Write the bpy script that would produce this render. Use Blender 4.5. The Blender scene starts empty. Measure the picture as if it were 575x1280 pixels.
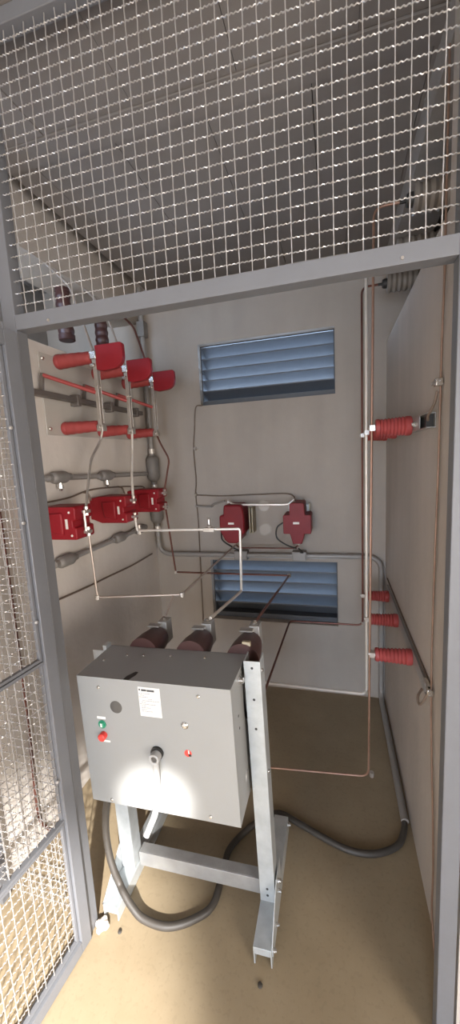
import bpy, bmesh, math, random
from mathutils import Vector, Matrix
random.seed(7)
C = bpy.context.scene.collection
PI = math.pi

# ------------------------------------------------------------------ materials
def new_mat(name):
    m = bpy.data.materials.new(name); m.use_nodes = True
    nt = m.node_tree; nt.nodes.clear()
    out = nt.nodes.new('ShaderNodeOutputMaterial')
    b = nt.nodes.new('ShaderNodeBsdfPrincipled')
    nt.links.new(b.outputs[0], out.inputs[0])
    return m, nt, b

def mat(name, col, rough=0.5, metal=0.0, var=0.0, scale=8.0, bump=0.0, bscale=40.0, col2=None, spec=0.5, stretch=None):
    m, nt, b = new_mat(name)
    b.inputs['Roughness'].default_value = rough
    b.inputs['Metallic'].default_value = metal
    b.inputs['Specular IOR Level'].default_value = spec
    L = nt.links
    tc = nt.nodes.new('ShaderNodeTexCoord')
    src = tc.outputs['Object']
    if stretch:
        mp = nt.nodes.new('ShaderNodeMapping'); mp.inputs['Scale'].default_value = stretch
        L.new(src, mp.inputs[0]); src = mp.outputs[0]
    n = nt.nodes.new('ShaderNodeTexNoise'); n.inputs['Scale'].default_value = scale
    n.inputs['Detail'].default_value = 6; n.inputs['Roughness'].default_value = 0.6
    L.new(src, n.inputs['Vector'])
    r = nt.nodes.new('ShaderNodeValToRGB')
    r.color_ramp.elements[0].position = 0.3; r.color_ramp.elements[1].position = 0.7
    c2 = col2 or [c*(1-var) for c in col]
    c1 = [min(1, c*(1+var*0.6)) for c in col]
    r.color_ramp.elements[0].color = (*c2, 1); r.color_ramp.elements[1].color = (*c1, 1)
    L.new(n.outputs[0], r.inputs[0]); L.new(r.outputs[0], b.inputs['Base Color'])
    if bump:
        n2 = nt.nodes.new('ShaderNodeTexNoise'); n2.inputs['Scale'].default_value = bscale
        n2.inputs['Detail'].default_value = 8
        L.new(src, n2.inputs['Vector'])
        bp = nt.nodes.new('ShaderNodeBump'); bp.inputs['Strength'].default_value = bump
        bp.inputs['Distance'].default_value = 0.01
        L.new(n2.outputs[0], bp.inputs['Height']); L.new(bp.outputs[0], b.inputs['Normal'])
    return m

def plaster_mat(name, base, blots=None, var=0.13):
    """trowelled cement render: two scales of mottling, vertical run marks, optional patches of fresh filler"""
    m, nt, b = new_mat(name); L = nt.links
    b.inputs['Roughness'].default_value = 0.85; b.inputs['Specular IOR Level'].default_value = 0.25
    tc = nt.nodes.new('ShaderNodeTexCoord')
    n1 = nt.nodes.new('ShaderNodeTexNoise'); n1.inputs['Scale'].default_value = 1.7; n1.inputs['Detail'].default_value = 7; n1.inputs['Roughness'].default_value = .62
    L.new(tc.outputs['Object'], n1.inputs['Vector'])
    mp = nt.nodes.new('ShaderNodeMapping'); mp.inputs['Scale'].default_value = (9, 9, 1.2)
    L.new(tc.outputs['Object'], mp.inputs[0])
    n2 = nt.nodes.new('ShaderNodeTexNoise'); n2.inputs['Scale'].default_value = 1.0; n2.inputs['Detail'].default_value = 5
    L.new(mp.outputs[0], n2.inputs['Vector'])
    mx = nt.nodes.new('ShaderNodeMath'); mx.operation = 'MULTIPLY_ADD'; mx.inputs[1].default_value = .35
    L.new(n2.outputs[0], mx.inputs[0]); 
    sc = nt.nodes.new('ShaderNodeMath'); sc.operation = 'MULTIPLY'; sc.inputs[1].default_value = .65
    L.new(n1.outputs[0], sc.inputs[0]); L.new(sc.outputs[0], mx.inputs[2])
    r = nt.nodes.new('ShaderNodeValToRGB')
    r.color_ramp.elements[0].position = .32; r.color_ramp.elements[1].position = .68
    r.color_ramp.elements[0].color = (*[c*(1-var) for c in base], 1)
    r.color_ramp.elements[1].color = (*[min(1, c*(1+var*.7)) for c in base], 1)
    L.new(mx.outputs[0], r.inputs[0])
    colour = r.outputs[0]
    for (cx, cy, cz, rad, bc) in (blots or []):
        vm = nt.nodes.new('ShaderNodeVectorMath'); vm.operation = 'DISTANCE'
        nz = nt.nodes.new('ShaderNodeTexNoise'); nz.inputs['Scale'].default_value = 14
        L.new(tc.outputs['Object'], nz.inputs['Vector'])
        L.new(tc.outputs['Object'], vm.inputs[0]); vm.inputs[1].default_value = (cx, cy, cz)
        ad = nt.nodes.new('ShaderNodeMath'); ad.operation = 'MULTIPLY_ADD'; ad.inputs[1].default_value = rad*.9
        L.new(nz.outputs[0], ad.inputs[0]); L.new(vm.outputs['Value'], ad.inputs[2])
        mr = nt.nodes.new('ShaderNodeMapRange'); mr.inputs['From Min'].default_value = rad*1.25; mr.inputs['From Max'].default_value = rad*1.55
        mr.inputs['To Min'].default_value = 1; mr.inputs['To Max'].default_value = 0
        L.new(ad.outputs[0], mr.inputs['Value'])
        mix = nt.nodes.new('ShaderNodeMix'); mix.data_type = 'RGBA'
        L.new(mr.outputs[0], mix.inputs['Factor']); L.new(colour, mix.inputs['A']); mix.inputs['B'].default_value = (*bc, 1)
        colour = mix.outputs['Result']
    L.new(colour, b.inputs['Base Color'])
    n3 = nt.nodes.new('ShaderNodeTexNoise'); n3.inputs['Scale'].default_value = 30; n3.inputs['Detail'].default_value = 8
    L.new(tc.outputs['Object'], n3.inputs['Vector'])
    bp = nt.nodes.new('ShaderNodeBump'); bp.inputs['Strength'].default_value = .18; bp.inputs['Distance'].default_value = .008
    L.new(n3.outputs[0], bp.inputs['Height']); L.new(bp.outputs[0], b.inputs['Normal'])
    return m

WALL = (.36, .318, .278)
M = {}
M['wall_back'] = plaster_mat('plaster_back', WALL, [(-.43, 2.36, 1.235, .034, (.50, .46, .42)), (-.43, 2.36, 1.085, .04, (.48, .44, .40))])
M['wall'] = plaster_mat('plaster', WALL)
M['wall_right'] = plaster_mat('plaster_right', (.43, .385, .345))
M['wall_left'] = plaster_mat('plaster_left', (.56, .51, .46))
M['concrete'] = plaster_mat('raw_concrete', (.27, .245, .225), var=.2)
M['floor'] = None
M['paint'] = mat('grey_frame_paint', (.132, .134, .143), .45, 0, .05, 14, .05, 60)
M['wire'] = mat('galvanised_wire', (.40, .38, .365), .35, .4, .1, 60)
M['cab'] = mat('light_grey_powder_coat', (.255, .255, .247), .36, 0, .03, 5, .03, 220)
M['lever'] = mat('grey_lever_paint', (.33, .325, .315), .35, 0, .04, 9)
M['galv'] = mat('galvanised_steel', (.42, .445, .455), .36, .35, .16, 18, .05, 60)
M['galv2'] = mat('dull_galvanised_steel', (.33, .325, .315), .45, .4, .15, 14)
M['steel'] = mat('tinned_metal', (.50, .46, .42), .34, .75, .15, 30)
M['chrome'] = mat('bright_metal', (.62, .60, .57), .22, .9, .1, 30)
M['red'] = mat('red_resin', (.23, .008, .014), .5, 0, .12, 12, .02, 80, None, .3)
M['redshaded'] = mat('shaded_red_resin', (.18, .007, .012), .5, 0, .12, 12, spec=.3)  # darker copy of the red resin, standing in for weaker light at the back
M['redmatt'] = mat('red_ribbed_resin', (.31, .046, .043), .55, 0, .12, 10)
M['maroon'] = mat('dark_maroon_resin', (.055, .022, .019), .45, 0, .2, 12)
M['greyins'] = mat('grey_porcelain', (.20, .175, .15), .45, 0, .15, 12)
M['copper'] = mat('bare_copper', (.33, .20, .145), .42, .6, .2, 20, col2=(.25, .15, .11))
M['dullcopper'] = mat('dull_copper_cable', (.24, .155, .115), .5, .4, .25, 16)
M['copperdark'] = mat('browned_copper', (.15, .06, .045), .4, .6, .25, 16)
M['tin'] = mat('tinned_bar', (.66, .62, .57), .32, .4, .08, 24)
M['dulltin'] = mat('dull_brown_tinned_bar', (.34, .285, .245), .4, .5, .15, 24)
M['brownwire'] = mat('brown_bare_cable', (.17, .125, .095), .6, .2, .2, 30)
M['pvc'] = mat('grey_conduit', (.27, .255, .24), .42, .15, .08, 12)
M['pvcdark'] = mat('grey_cast_fitting', (.22, .205, .19), .55, .2, .15, 16, .1, 60)
M['black'] = mat('black_plastic', (.016, .015, .014), .5, 0, .1, 10)
M['hose'] = mat('black_flexible_conduit', (.045, .038, .031), .55, 0, .2, 10)
M['white'] = mat('white_plastic', (.72, .70, .66), .5, 0, .05, 10)
M['label'] = mat('silver_label_foil', (.63, .62, .60), .3, .1, .05, 14)
M['window'] = mat('smoked_window', (.075, .07, .065), .3)
M['ink'] = mat('black_ink', (.05, .05, .05), .6)
M['greybar'] = mat('grey_ink', (.30, .30, .29), .6)
M['green'] = mat('green_button', (.02, .22, .12), .35)
M['redbtn'] = mat('red_button', (.70, .05, .04), .35)
M['alu'] = mat('blue_grey_louvre_metal', (.10, .11, .125), .33, .1, .06, 20)
M['aludark'] = mat('dark_louvre_frame', (.075, .08, .09), .5, .1, .1, 20)
M['platepaint'] = mat('pale_plate_paint', (.42, .39, .35), .5, 0, .05, 10)
M['darksteel'] = mat('dark_steel', (.15, .13, .115), .45, .4, .15, 16)
M['tan'] = mat('tan_phenolic_board', (.34, .29, .20), .5, 0, .1, 30)
M['mortar'] = mat('crumbled_mortar', (.55, .48, .42), .9, 0, .2, 40, .6, 60)

def floor_mat():
    m, nt, b = new_mat('dusty_concrete_floor'); L = nt.links
    b.inputs['Roughness'].default_value = .62; b.inputs['Specular IOR Level'].default_value = .35
    tc = nt.nodes.new('ShaderNodeTexCoord')
    n = nt.nodes.new('ShaderNodeTexNoise'); n.inputs['Scale'].default_value = 3.2; n.inputs['Detail'].default_value = 8; n.inputs['Roughness'].default_value = .62
    L.new(tc.outputs['Object'], n.inputs['Vector'])
    r = nt.nodes.new('ShaderNodeValToRGB')
    r.color_ramp.elements[0].position = .3; r.color_ramp.elements[1].position = .72
    r.color_ramp.elements[0].color = (.23, .176, .108, 1); r.color_ramp.elements[1].color = (.305, .24, .155, 1)
    L.new(n.outputs[0], r.inputs[0])
    n2 = nt.nodes.new('ShaderNodeTexNoise'); n2.inputs['Scale'].default_value = 70
    L.new(tc.outputs['Object'], n2.inputs['Vector'])
    r2 = nt.nodes.new('ShaderNodeValToRGB'); r2.color_ramp.elements[0].position = .36; r2.color_ramp.elements[1].position = .44
    r2.color_ramp.elements[0].color = (.93, .93, .93, 1); r2.color_ramp.elements[1].color = (1, 1, 1, 1)
    L.new(n2.outputs[0], r2.inputs[0])
    mx = nt.nodes.new('ShaderNodeMix'); mx.data_type = 'RGBA'; mx.blend_type = 'MULTIPLY'; mx.inputs['Factor'].default_value = 1
    L.new(r.outputs[0], mx.inputs['A']); L.new(r2.outputs[0], mx.inputs['B'])
    L.new(mx.outputs['Result'], b.inputs['Base Color'])
    bp = nt.nodes.new('ShaderNodeBump'); bp.inputs['Strength'].default_value = .06; bp.inputs['Distance'].default_value = .004
    L.new(n2.outputs[0], bp.inputs['Height']); L.new(bp.outputs[0], b.inputs['Normal'])
    return m
M['floor'] = floor_mat()

# ------------------------------------------------------------------ mesh builder
class MB:
    def __init__(s): s.v = []; s.f = []
    def add(s, vs, fs):
        o = len(s.v); s.v += [tuple(v) for v in vs]; s.f += [tuple(i+o for i in f) for f in fs]; return s
    def box(s, x0, x1, y0, y1, z0, z1):
        return s.add([(x0,y0,z0),(x1,y0,z0),(x1,y1,z0),(x0,y1,z0),(x0,y0,z1),(x1,y0,z1),(x1,y1,z1),(x0,y1,z1)],
                     [(0,3,2,1),(4,5,6,7),(0,1,5,4),(1,2,6,5),(2,3,7,6),(3,0,4,7)])
    def prism(s, pts, h0, h1, axis='y'):
        """pts: outline (a,b); axis y -> (a,h,b); x -> (h,a,b); z -> (a,b,h)"""
        n = len(pts)
        f = {'y': lambda a,b,h: (a,h,b), 'x': lambda a,b,h: (h,a,b), 'z': lambda a,b,h: (a,b,h)}[axis]
        vs = [f(a,b,h0) for a,b in pts] + [f(a,b,h1) for a,b in pts]
        fs = [tuple(range(n)), tuple(range(2*n-1, n-1, -1))] + [(i, i+n, (i+1)%n+n, (i+1)%n) for i in range(n)]
        return s.add(vs, fs)
    def lathe(s, p0, p1, prof, n=20):
        """prof: (distance along the axis from p0, radius)"""
        p0 = Vector(p0); d = (Vector(p1)-p0).normalized()
        a = d.orthogonal().normalized(); b = d.cross(a)
        vs = []; fs = []
        for t, r in prof:
            for k in range(n):
                q = 2*PI*k/n
                vs.append(p0 + d*t + (a*math.cos(q)+b*math.sin(q))*max(r, 1e-5))
        for i in range(len(prof)-1):
            for k in range(n):
                fs.append((i*n+k, i*n+(k+1)%n, (i+1)*n+(k+1)%n, (i+1)*n+k))
        fs.append(tuple(reversed(range(n)))); fs.append(tuple(range((len(prof)-1)*n, len(prof)*n)))
        return s.add(vs, fs)
    def cyl(s, p0, p1, r, n=16, r1=None):
        L = (Vector(p1)-Vector(p0)).length
        return s.lathe(p0, p1, [(0, r), (L, r if r1 is None else r1)], n)
    def tube(s, path, r, n=8, cap=True):
        P = [Vector(p) for p in path]
        vs = []; fs = []; prev = None
        for i, p in enumerate(P):
            t = ((P[min(i+1, len(P)-1)] - P[max(i-1, 0)])).normalized()
            if prev is None: a = t.orthogonal().normalized()
            else:
                a = prev - t*prev.dot(t)
                a = a.normalized() if a.length > 1e-6 else t.orthogonal().normalized()
            prev = a; b = t.cross(a)
            for k in range(n):
                q = 2*PI*k/n; vs.append(p + (a*math.cos(q)+b*math.sin(q))*r)
        for i in range(len(P)-1):
            for k in range(n):
                fs.append((i*n+k, i*n+(k+1)%n, (i+1)*n+(k+1)%n, (i+1)*n+k))
        if cap:
            fs.append(tuple(reversed(range(n)))); fs.append(tuple(range((len(P)-1)*n, len(P)*n)))
        return s.add(vs, fs)
    def ring(s, c, axis, r0, r1, h, n=24):
        c = Vector(c); d = Vector(axis).normalized(); a = d.orthogonal().normalized(); b = d.cross(a)
        vs = []; fs = []
        for (r, t) in ((r0, 0), (r1, 0), (r1, h), (r0, h)):
            for k in range(n):
                q = 2*PI*k/n; vs.append(c + d*t + (a*math.cos(q)+b*math.sin(q))*r)
        for i in range(4):
            j = (i+1) % 4
            for k in range(n): fs.append((i*n+k, i*n+(k+1)%n, j*n+(k+1)%n, j*n+k))
        return s.add(vs, fs)
    def build(s, name, m, parent=None, bevel=0, smooth=True, angle=35):
        me = bpy.data.meshes.new(name); me.from_pydata(s.v, [], s.f); me.update()
        bm = bmesh.new(); bm.from_mesh(me); bmesh.ops.recalc_face_normals(bm, faces=bm.faces); bm.to_mesh(me); bm.free()
        if smooth:
            me.polygons.foreach_set('use_smooth', [True]*len(me.polygons))
            me.set_sharp_from_angle(angle=math.radians(angle))
        me.materials.append(m)
        o = bpy.data.objects.new(name, me); C.objects.link(o)
        if parent: o.parent = parent
        if bevel:
            b = o.modifiers.new('bevel', 'BEVEL'); b.width = bevel; b.segments = 2; b.limit_method = 'ANGLE'; b.angle_limit = math.radians(40)
        return o

def fillet(pts, r=.03, n=6):
    P = [Vector(p) for p in pts]; out = [P[0]]
    for i in range(1, len(P)-1):
        a, b, c = P[i-1], P[i], P[i+1]
        u = (a-b); v = (c-b)
        k = min(r, u.length*.45, v.length*.45)
        s, e = b+u.normalized()*k, b+v.normalized()*k
        for j in range(n+1):
            t = j/n; out.append(s*(1-t)**2 + b*2*t*(1-t) + e*t*t)
    out.append(P[-1]); return out

def smoothpath(pts, n=8):
    P = [Vector(p) for p in pts]; P = [P[0]*2-P[1]] + P + [P[-1]*2-P[-2]]; out = []
    for i in range(1, len(P)-2):
        p0, p1, p2, p3 = P[i-1:i+3]
        for j in range(n):
            t = j/n
            out.append(.5*((2*p1)+(p2-p0)*t+(2*p0-5*p1+4*p2-p3)*t*t+(3*p1-p0-3*p2+p3)*t**3))
    out.append(P[-2]); return out

def tag(o, label, cat, group=None, kind=None):
    o['label'] = label; o['category'] = cat
    if group: o['group'] = group
    if kind: o['kind'] = kind
    return o
def thing(name, label, cat, loc=(0,0,0), rot=(0,0,0), group=None):
    o = bpy.data.objects.new(name, None); o.empty_display_size = .05
    C.objects.link(o); o.location = loc; o.rotation_euler = rot
    return tag(o, label, cat, group)
def struct(name, mb, m, parent=None, label=None, cat=None, **k):
    o = mb.build(name, m, parent, **k)
    if parent is None:
        o['kind'] = 'structure'
        if label: o['label'] = label; o['category'] = cat
    return o
def rod(name, path, r, m, label, cat, group=None, rr=.03, n=8, sides=10, spline=False):
    p = smoothpath(path, n) if spline else fillet(path, rr, n)
    return tag(MB().tube(p, r, sides).build(name, m), label, cat, group)

# ------------------------------------------------------------------ the room
XL, XR, YB, YF, ZC = -1.20, .288, 2.36, .90, 2.62
HOLES = [(-.812, .012, 1.885, 2.255), (-.812, .012, .462, .878)]

struct('floor', MB().box(-3.2, 2.4, -2.6, YB+.2, -.12, 0), M['floor'], label='dusty beige concrete floor of the switchgear bay', cat='floor')

def ceiling_mat():
    m, nt, b = new_mat('joist_and_block_ceiling'); L = nt.links
    b.inputs['Roughness'].default_value = .85; b.inputs['Specular IOR Level'].default_value = .2
    tc = nt.nodes.new('ShaderNodeTexCoord')
    n = nt.nodes.new('ShaderNodeTexNoise'); n.inputs['Scale'].default_value = 2.4; n.inputs['Detail'].default_value = 8; n.inputs['Roughness'].default_value = .6
    L.new(tc.outputs['Object'], n.inputs['Vector'])
    r = nt.nodes.new('ShaderNodeValToRGB'); r.color_ramp.elements[0].position = .3; r.color_ramp.elements[1].position = .7
    r.color_ramp.elements[0].color = (.165, .148, .137, 1); r.color_ramp.elements[1].color = (.212, .192, .178, 1)
    L.new(n.outputs[0], r.inputs[0]); L.new(r.outputs[0], b.inputs['Base Color'])
    n3 = nt.nodes.new('ShaderNodeTexNoise'); n3.inputs['Scale'].default_value = 30; n3.inputs['Detail'].default_value = 8
    L.new(tc.outputs['Object'], n3.inputs['Vector'])
    bp = nt.nodes.new('ShaderNodeBump'); bp.inputs['Strength'].default_value = .15; bp.inputs['Distance'].default_value = .008
    L.new(n3.outputs[0], bp.inputs['Height']); L.new(bp.outputs[0], b.inputs['Normal'])
    return m
M['ceil'] = ceiling_mat()
# ceiling of precast blocks between joists: the joints are real gaps between the units
cm = MB()
joists = [-2.04, -1.39, -.74, -.09, .56, 1.21, 1.86]
gap = .004
cx0, cx1 = -1.132, .40
for j, y in enumerate(joists):
    cm.box(-3.2 if y < .8 else cx0, 2.4 if y < .8 else cx1, y+gap/2, y+.10-gap/2, ZC-.003, ZC+.1)
    x = -3.2 if y < .8 else cx0; xe = 2.4 if y < .8 else cx1
    y1 = joists[j+1] if j+1 < len(joists) else YB
    k = 0; off = [.26, .25, .15, .30, .25, .22, .16][j] if y < .8 else [.25, .12][j-5] + .0
    xs = [x]
    xx = -.90 - 7*.325 + (0.0 if j != 5 else .20) if True else x
    while xx < xe:
        if xx > x + .03: xs.append(xx)
        xx += .325
    xs.append(xe)
    for a, b in zip(xs[:-1], xs[1:]):
        g = gap*random.choice([.25, .3, .6, 1.1])
        cm.box(a+g/2, b-g/2, y+.10+gap*.2, y1-gap*.2, ZC+random.uniform(-.001, .003), ZC+.1)
cm.box(-3.2, 2.4, -2.6, YB+.2, ZC+.1, ZC+.2)
struct('ceiling', cm, M['ceil'], label='grey precast block ceiling with dark joints', cat='ceiling', smooth=False)

bw = MB()
xs = [-1.9, HOLES[0][0], HOLES[0][1], .95]
bw.box(xs[0], xs[1], YB, YB+.16, 0, ZC+.1); bw.box(xs[2], xs[3], YB, YB+.16, 0, ZC+.1)
bw.box(xs[1], xs[2], YB, YB+.16, 0, HOLES[1][2]); bw.box(xs[1], xs[2], YB, YB+.16, HOLES[1][3], HOLES[0][2]); bw.box(xs[1], xs[2], YB, YB+.16, HOLES[0][3], ZC+.1)
struct('wall_back', bw, M['wall_back'], label='grey plastered back wall with two louvred vents', cat='wall', smooth=False)
struct('wall_left', MB().box(XL-.14, XL, YF-.02, YB, 0, 2.075).box(XL-.14, XL, -2.6, YF-.02, 0, ZC+.1), M['wall_left'], label='pale plastered partition wall on the left', cat='wall', smooth=False)
struct('wall_right', MB().box(XR, XR+.14, YF, YB, 0, 2.14).box(XR, XR+.14, YF, 1.165, 2.14, ZC+.1), M['wall_right'], label='grey plastered partition wall on the right', cat='wall', smooth=False)
struct('wall_far_left', MB().box(-1.95, -1.9, YF, YB, 0, ZC+.1), M['concrete'], label='dim concrete wall beyond the left partition', cat='wall', smooth=False)
struct('wall_far_right', MB().box(.95, 1.0, YF, YB, 0, ZC+.1), M['concrete'], label='dim concrete wall beyond the right partition', cat='wall', smooth=False)
struct('wall_front_right', MB().box(XR+.14, 2.4, YF-.02, YF+.12, 0, ZC+.1), M['wall_right'], label='plastered wall right of the gate opening', cat='wall', smooth=False)
struct('trim_1', MB().box(XL-.20, XL, YF, YB, 2.43, ZC+.1), M['wall'], label='concrete beam over the left partition', cat='beam', smooth=False)
struct('trim_2', MB().box(XR, XR+.16, 1.165, YB, 2.52, ZC+.1), M['concrete'], label='concrete beam over the right partition', cat='beam', smooth=False)

def louvre(n, hole, label, over, lip):
    x0, x1, z0, z1 = hole
    root = bpy.data.objects.new(f'window_{n}', None); C.objects.link(root)
    root.location = ((x0+x1)/2, YB+.05, z0); root['kind'] = 'structure'; root['label'] = label; root['category'] = 'louvre'
    w = (x1-x0)/2; h = z1-z0; t = .014
    t = .006; tb = .034; d0, d1 = 0.0, .109
    f = MB()
    f.box(-w, -w+t, d0, d1, 0, h).box(w-t, w, d0, d1, 0, h).box(-w+t, w-t, d0, d1, h-t, h).box(-w+t, w-t, d0, d1, 0, tb)
    f.build('frame', M['aludark'], root, bevel=.001)
    ns = 5; pitch = (h-t-tb)/ns
    for k in range(ns):
        zt = h - t - k*pitch
        # blade: inner edge high, outer edge low, with a short upturned lip on the inside
        a = (0.010, zt-.003); b = (.100, zt-pitch*over-.003); th = .002
        prof = [(a[0]-.0015, a[1]-lip), (a[0]+.0005, a[1]-lip), (a[0]+.0015, a[1]-.002), (b[0], b[1]), (b[0]+.008, b[1]-.001), (b[0]+.008, b[1]+th-.001), (b[0]-th, b[1]+th), (a[0]+.001, a[1]+th*.5), (a[0]-.0015, a[1]+th*.5)]
        MB().prism(prof, -w+t, w-t, 'x').build('slat', M['alu'], root, smooth=False)
    return root
louvre(1, HOLES[0], 'upper louvred vent with daylight gleaming on its blades', .80, .006)
louvre(2, HOLES[1], 'lower louvred vent, darker, near the floor', 1.5, .008)

# ------------------------------------------------------------------ mesh screen, transom and gate
def wire_mesh(x0, x1, z0, z1, y=0, pitch=.0292, r=.0014, amp=.0013):
    """pre-crimped square mesh: tightly waved horizontals woven over straighter uprights"""
    mb = MB()
    nx = int(round((x1-x0)/pitch)); nz = int(round((z1-z0)/pitch)); lam = pitch/3
    for i in range(1, nz):
        z = z0 + (z1-z0)*i/nz; s = 1 if i % 2 else -1
        N = int((x1-x0)/(lam/5))
        mb.tube([(x0+(x1-x0)*k/N, y+s*amp*math.sin(2*PI*(x1-x0)*k/N/lam), z + .0007*math.cos(2*PI*(x1-x0)*k/N/lam)) for k in range(N+1)], r, 4, False)
    for i in range(1, nx):
        x = x0 + (x1-x0)*i/nx; s = 1 if i % 2 else -1
        N = int((z1-z0)/.0055)
        mb.tube([(x, y+s*amp*.6*math.sin(2*PI*(z1-z0)*k/N/pitch), z0+(z1-z0)*k/N) for k in range(N+1)], r, 4, False)
    return mb

scr = thing('mesh_screen', 'grey steel front frame with crimped wire mesh over the gate opening', 'screen', (0, .88, 0))
for (a, b) in ((-.842, -.802), (.236, .276)):
    MB().box(a, b, 0, .038, 0, ZC-.003).build('post', M['paint'], scr, bevel=.002)
tr = MB().prism([(0, 1.911), (.038, 1.911), (.038, 1.915), (.004, 1.915), (.004, 1.949), (0, 1.949)], -.802, .236, 'x')
tro = tr.build('transom', M['paint'], scr, bevel=.0008)
for x in (-.70, .135): MB().lathe((x, .0005, 1.922), (x, -.004, 1.922), [(0, .004), (.003, .003)], 10).build('rivet', M['steel'], tro)
wire_mesh(-.802, .236, 1.946, ZC, .012).build('wire_mesh', M['wire'], scr)
MB().box(-.802, .236, 0, .038, ZC-.038, ZC-.003).build('head_rail', M['paint'], scr, bevel=.002)
wire_mesh(XL+.03, -.842, .04, 1.90, .012).build('wire_mesh', M['wire'], scr)
sp = MB()
sp.box(XL+.002, -.842, 0, .036, 1.905, 1.941)
sp.box(XL+.002, XL+.032, 0, .036, 0, 1.905)
sp.build('side_rail', M['paint'], scr, bevel=.002)

gate = thing('mesh_gate', 'open grey mesh gate swung towards the viewer on the left', 'gate', (-.807, .870, .006), (0, 0, math.radians(-96.4)))
W = 1.0; HT = 1.895; st = .040; q = .016
for a in (0, W-st): MB().box(a, a+st, -q, q, 0, HT).build('stile', M['paint'], gate, bevel=.002)
MB().box(st, W-st, -q, q, HT-st, HT).build('top_rail', M['paint'], gate, bevel=.002)
MB().box(st, W-st, -q, q, 0, st).build('bottom_rail', M['paint'], gate, bevel=.002)
zz = [st, .478, .994, HT-st]
for z in zz[1:3]:
    MB().box(st, W-st, -.008, .008, z-.005, z+.005).build('cross_rail', M['paint'], gate, bevel=.001)
ib = .011
for a, b in zip(zz[:-1], zz[1:]):
    f = MB(); a2 = a + (.0 if a == st else .005); b2 = b - (0 if b == HT-st else .005)
    e = .002
    if a == zz[1]:
        MB().box(st, st+.004, -.003, .003, a2, b2).build('mesh_border', M['paint'], gate); f.box(W-st-.004, W-st, -.003, .003, a2, b2)
    else: f.box(st+e, st+ib, -.004, .007, a2+e, b2-e).box(W-st-ib, W-st-e, -.004, .007, a2+e, b2-e).box(st+ib, W-st-ib, -.004, .007, a2+e, a2+ib).box(st+ib, W-st-ib, -.004, .007, b2-ib, b2-e)
    f.build('mesh_border', M['paint'], gate, bevel=.001)
    k_ = .003 if a == zz[1] else ib-.002
    wire_mesh(st+k_, W-st-k_, a2+k_, b2-k_, .0015).build('wire_mesh', M['wire'], gate)
for z in (.62, 1.12, 1.40, 1.65):
    MB().lathe((st+.008, .007, z), (st+.008, .013, z), [(0, .005), (.004, .005), (.006, .003)], 10).build('weld_bead', M['wire'], gate)
for z in (.25, 1.62):
    MB().cyl((-.004, -.012, z), (-.004, -.012, z+.09), .008, 12).build('hinge', M['paint'], gate)

# ------------------------------------------------------------------ operating cabinet on its stand
sw = thing('load_break_switch', 'light grey operating cabinet on a galvanised stand with three dark insulators', 'switchgear', (-.79, 1.06, 0), (0, math.radians(-1.2), 0))
bx0, bx1, bz0, bz1, by0, by1 = .012, .519, .45, .893, -.115, .085
hz = .76; hy = .045      # round hole in the right side
cab = MB(); t = .004
cab.box(bx0, bx1, by0, by0+t, bz0, bz1)                     # front
cab.box(bx0, bx0+t, by0+t, by1, bz0, bz1)                   # left
cab.box(bx0+t, bx1-t, by1-t, by1, bz0, bz1)                 # back
cab.box(bx0+t, bx1, by0+t, by1, bz1-t, bz1)                 # top
# right side with a round cut-out
n = 28; cy_, cz_, rr_ = .045, .752, .062
inner = [(cy_+rr_*.55*math.cos(2*PI*k/n), cz_+rr_*math.sin(2*PI*k/n)) for k in range(n)]
def edge(ang):
    c, s_ = math.cos(ang), math.sin(ang)
    yy0, yy1, za, zb = by0+t, by1, bz0, bz1-t
    ts = []
    if c > 1e-6: ts.append((yy1-cy_)/c)
    if c < -1e-6: ts.append((yy0-cy_)/c)
    if s_ > 1e-6: ts.append((zb-cz_)/s_)
    if s_ < -1e-6: ts.append((za-cz_)/s_)
    tt = min(ts); return (cy_+c*tt, cz_+s_*tt)
angs = sorted([2*PI*k/n for k in range(n)] + [math.atan2(z-cz_, y-cy_) % (2*PI) for y in (by0+t, by1) for z in (bz0, bz1-t)])
inn = [(cy_+rr_*.55*math.cos(a), cz_+rr_*math.sin(a)) for a in angs]; out = [edge(a) for a in angs]
k = len(angs)
vs = [(bx1, y, z) for y, z in inn] + [(bx1, y, z) for y, z in out] + [(bx1-t, y, z) for y, z in inn] + [(bx1-t, y, z) for y, z in out]
fs = []
for i in range(k):
    j = (i+1) % k
    fs += [(i, j, k+j, k+i), (2*k+i, 3*k+i, 3*k+j, 2*k+j), (i, 2*k+i, 2*k+j, j)]
cab.add(vs, fs)
cabo = cab.build('cabinet', M['cab'], sw, smooth=False)
MB().box(bx0+.05, bx1-.03, by0+.03, by1-.02, bz0+.03, bz1-.03).build('mechanism', M['black'], sw)
# front furniture
fy = by0
def on_front(x, z): return (x + .79 + z*.021, z - (x+.79)*.021)   # a place on the front face
def screw(p, d, r=.0055, par=cabo):
    p = Vector(p); d = Vector(d)
    return MB().lathe(p, p+d, [(0, r), (.003, r), (.005, r*.6)], 12).build('screw', M['chrome'], par)
for (x, z) in ((-.72, .862), (-.388, .872), (-.714, .465), (-.374, .478)):
    a, b = on_front(x, z); screw((a, fy, b), (0, -1, 0))
for (x, y) in ((.115, .02), (.175, .025), (.27, .035), (.39, .04), (.05, -.02)):
    screw((x, y, bz1), (0, 0, 1), .0045)
for (y, z) in ((-.02, .865),):
    MB().lathe((bx1, y, z), (bx1+.02, y, z), [(0, .013), (.004, .013), (.004, .009), (.014, .009), (.016, .006)], 14).build('bolt', M['chrome'], cabo)
for (y, z) in ((-.055, .77), (-.052, .728)):
    MB().lathe((bx1, y, z), (bx1+.0008, y, z), [(0, .004), (.0006, .004)], 10).build('drilled_hole', M['black'], cabo)
MB().lathe((bx1, -.01, .53), (bx1+.003, -.01, .53), [(0, .016), (.002, .015)], 16).build('side_plug', M['galv2'], cabo)
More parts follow.
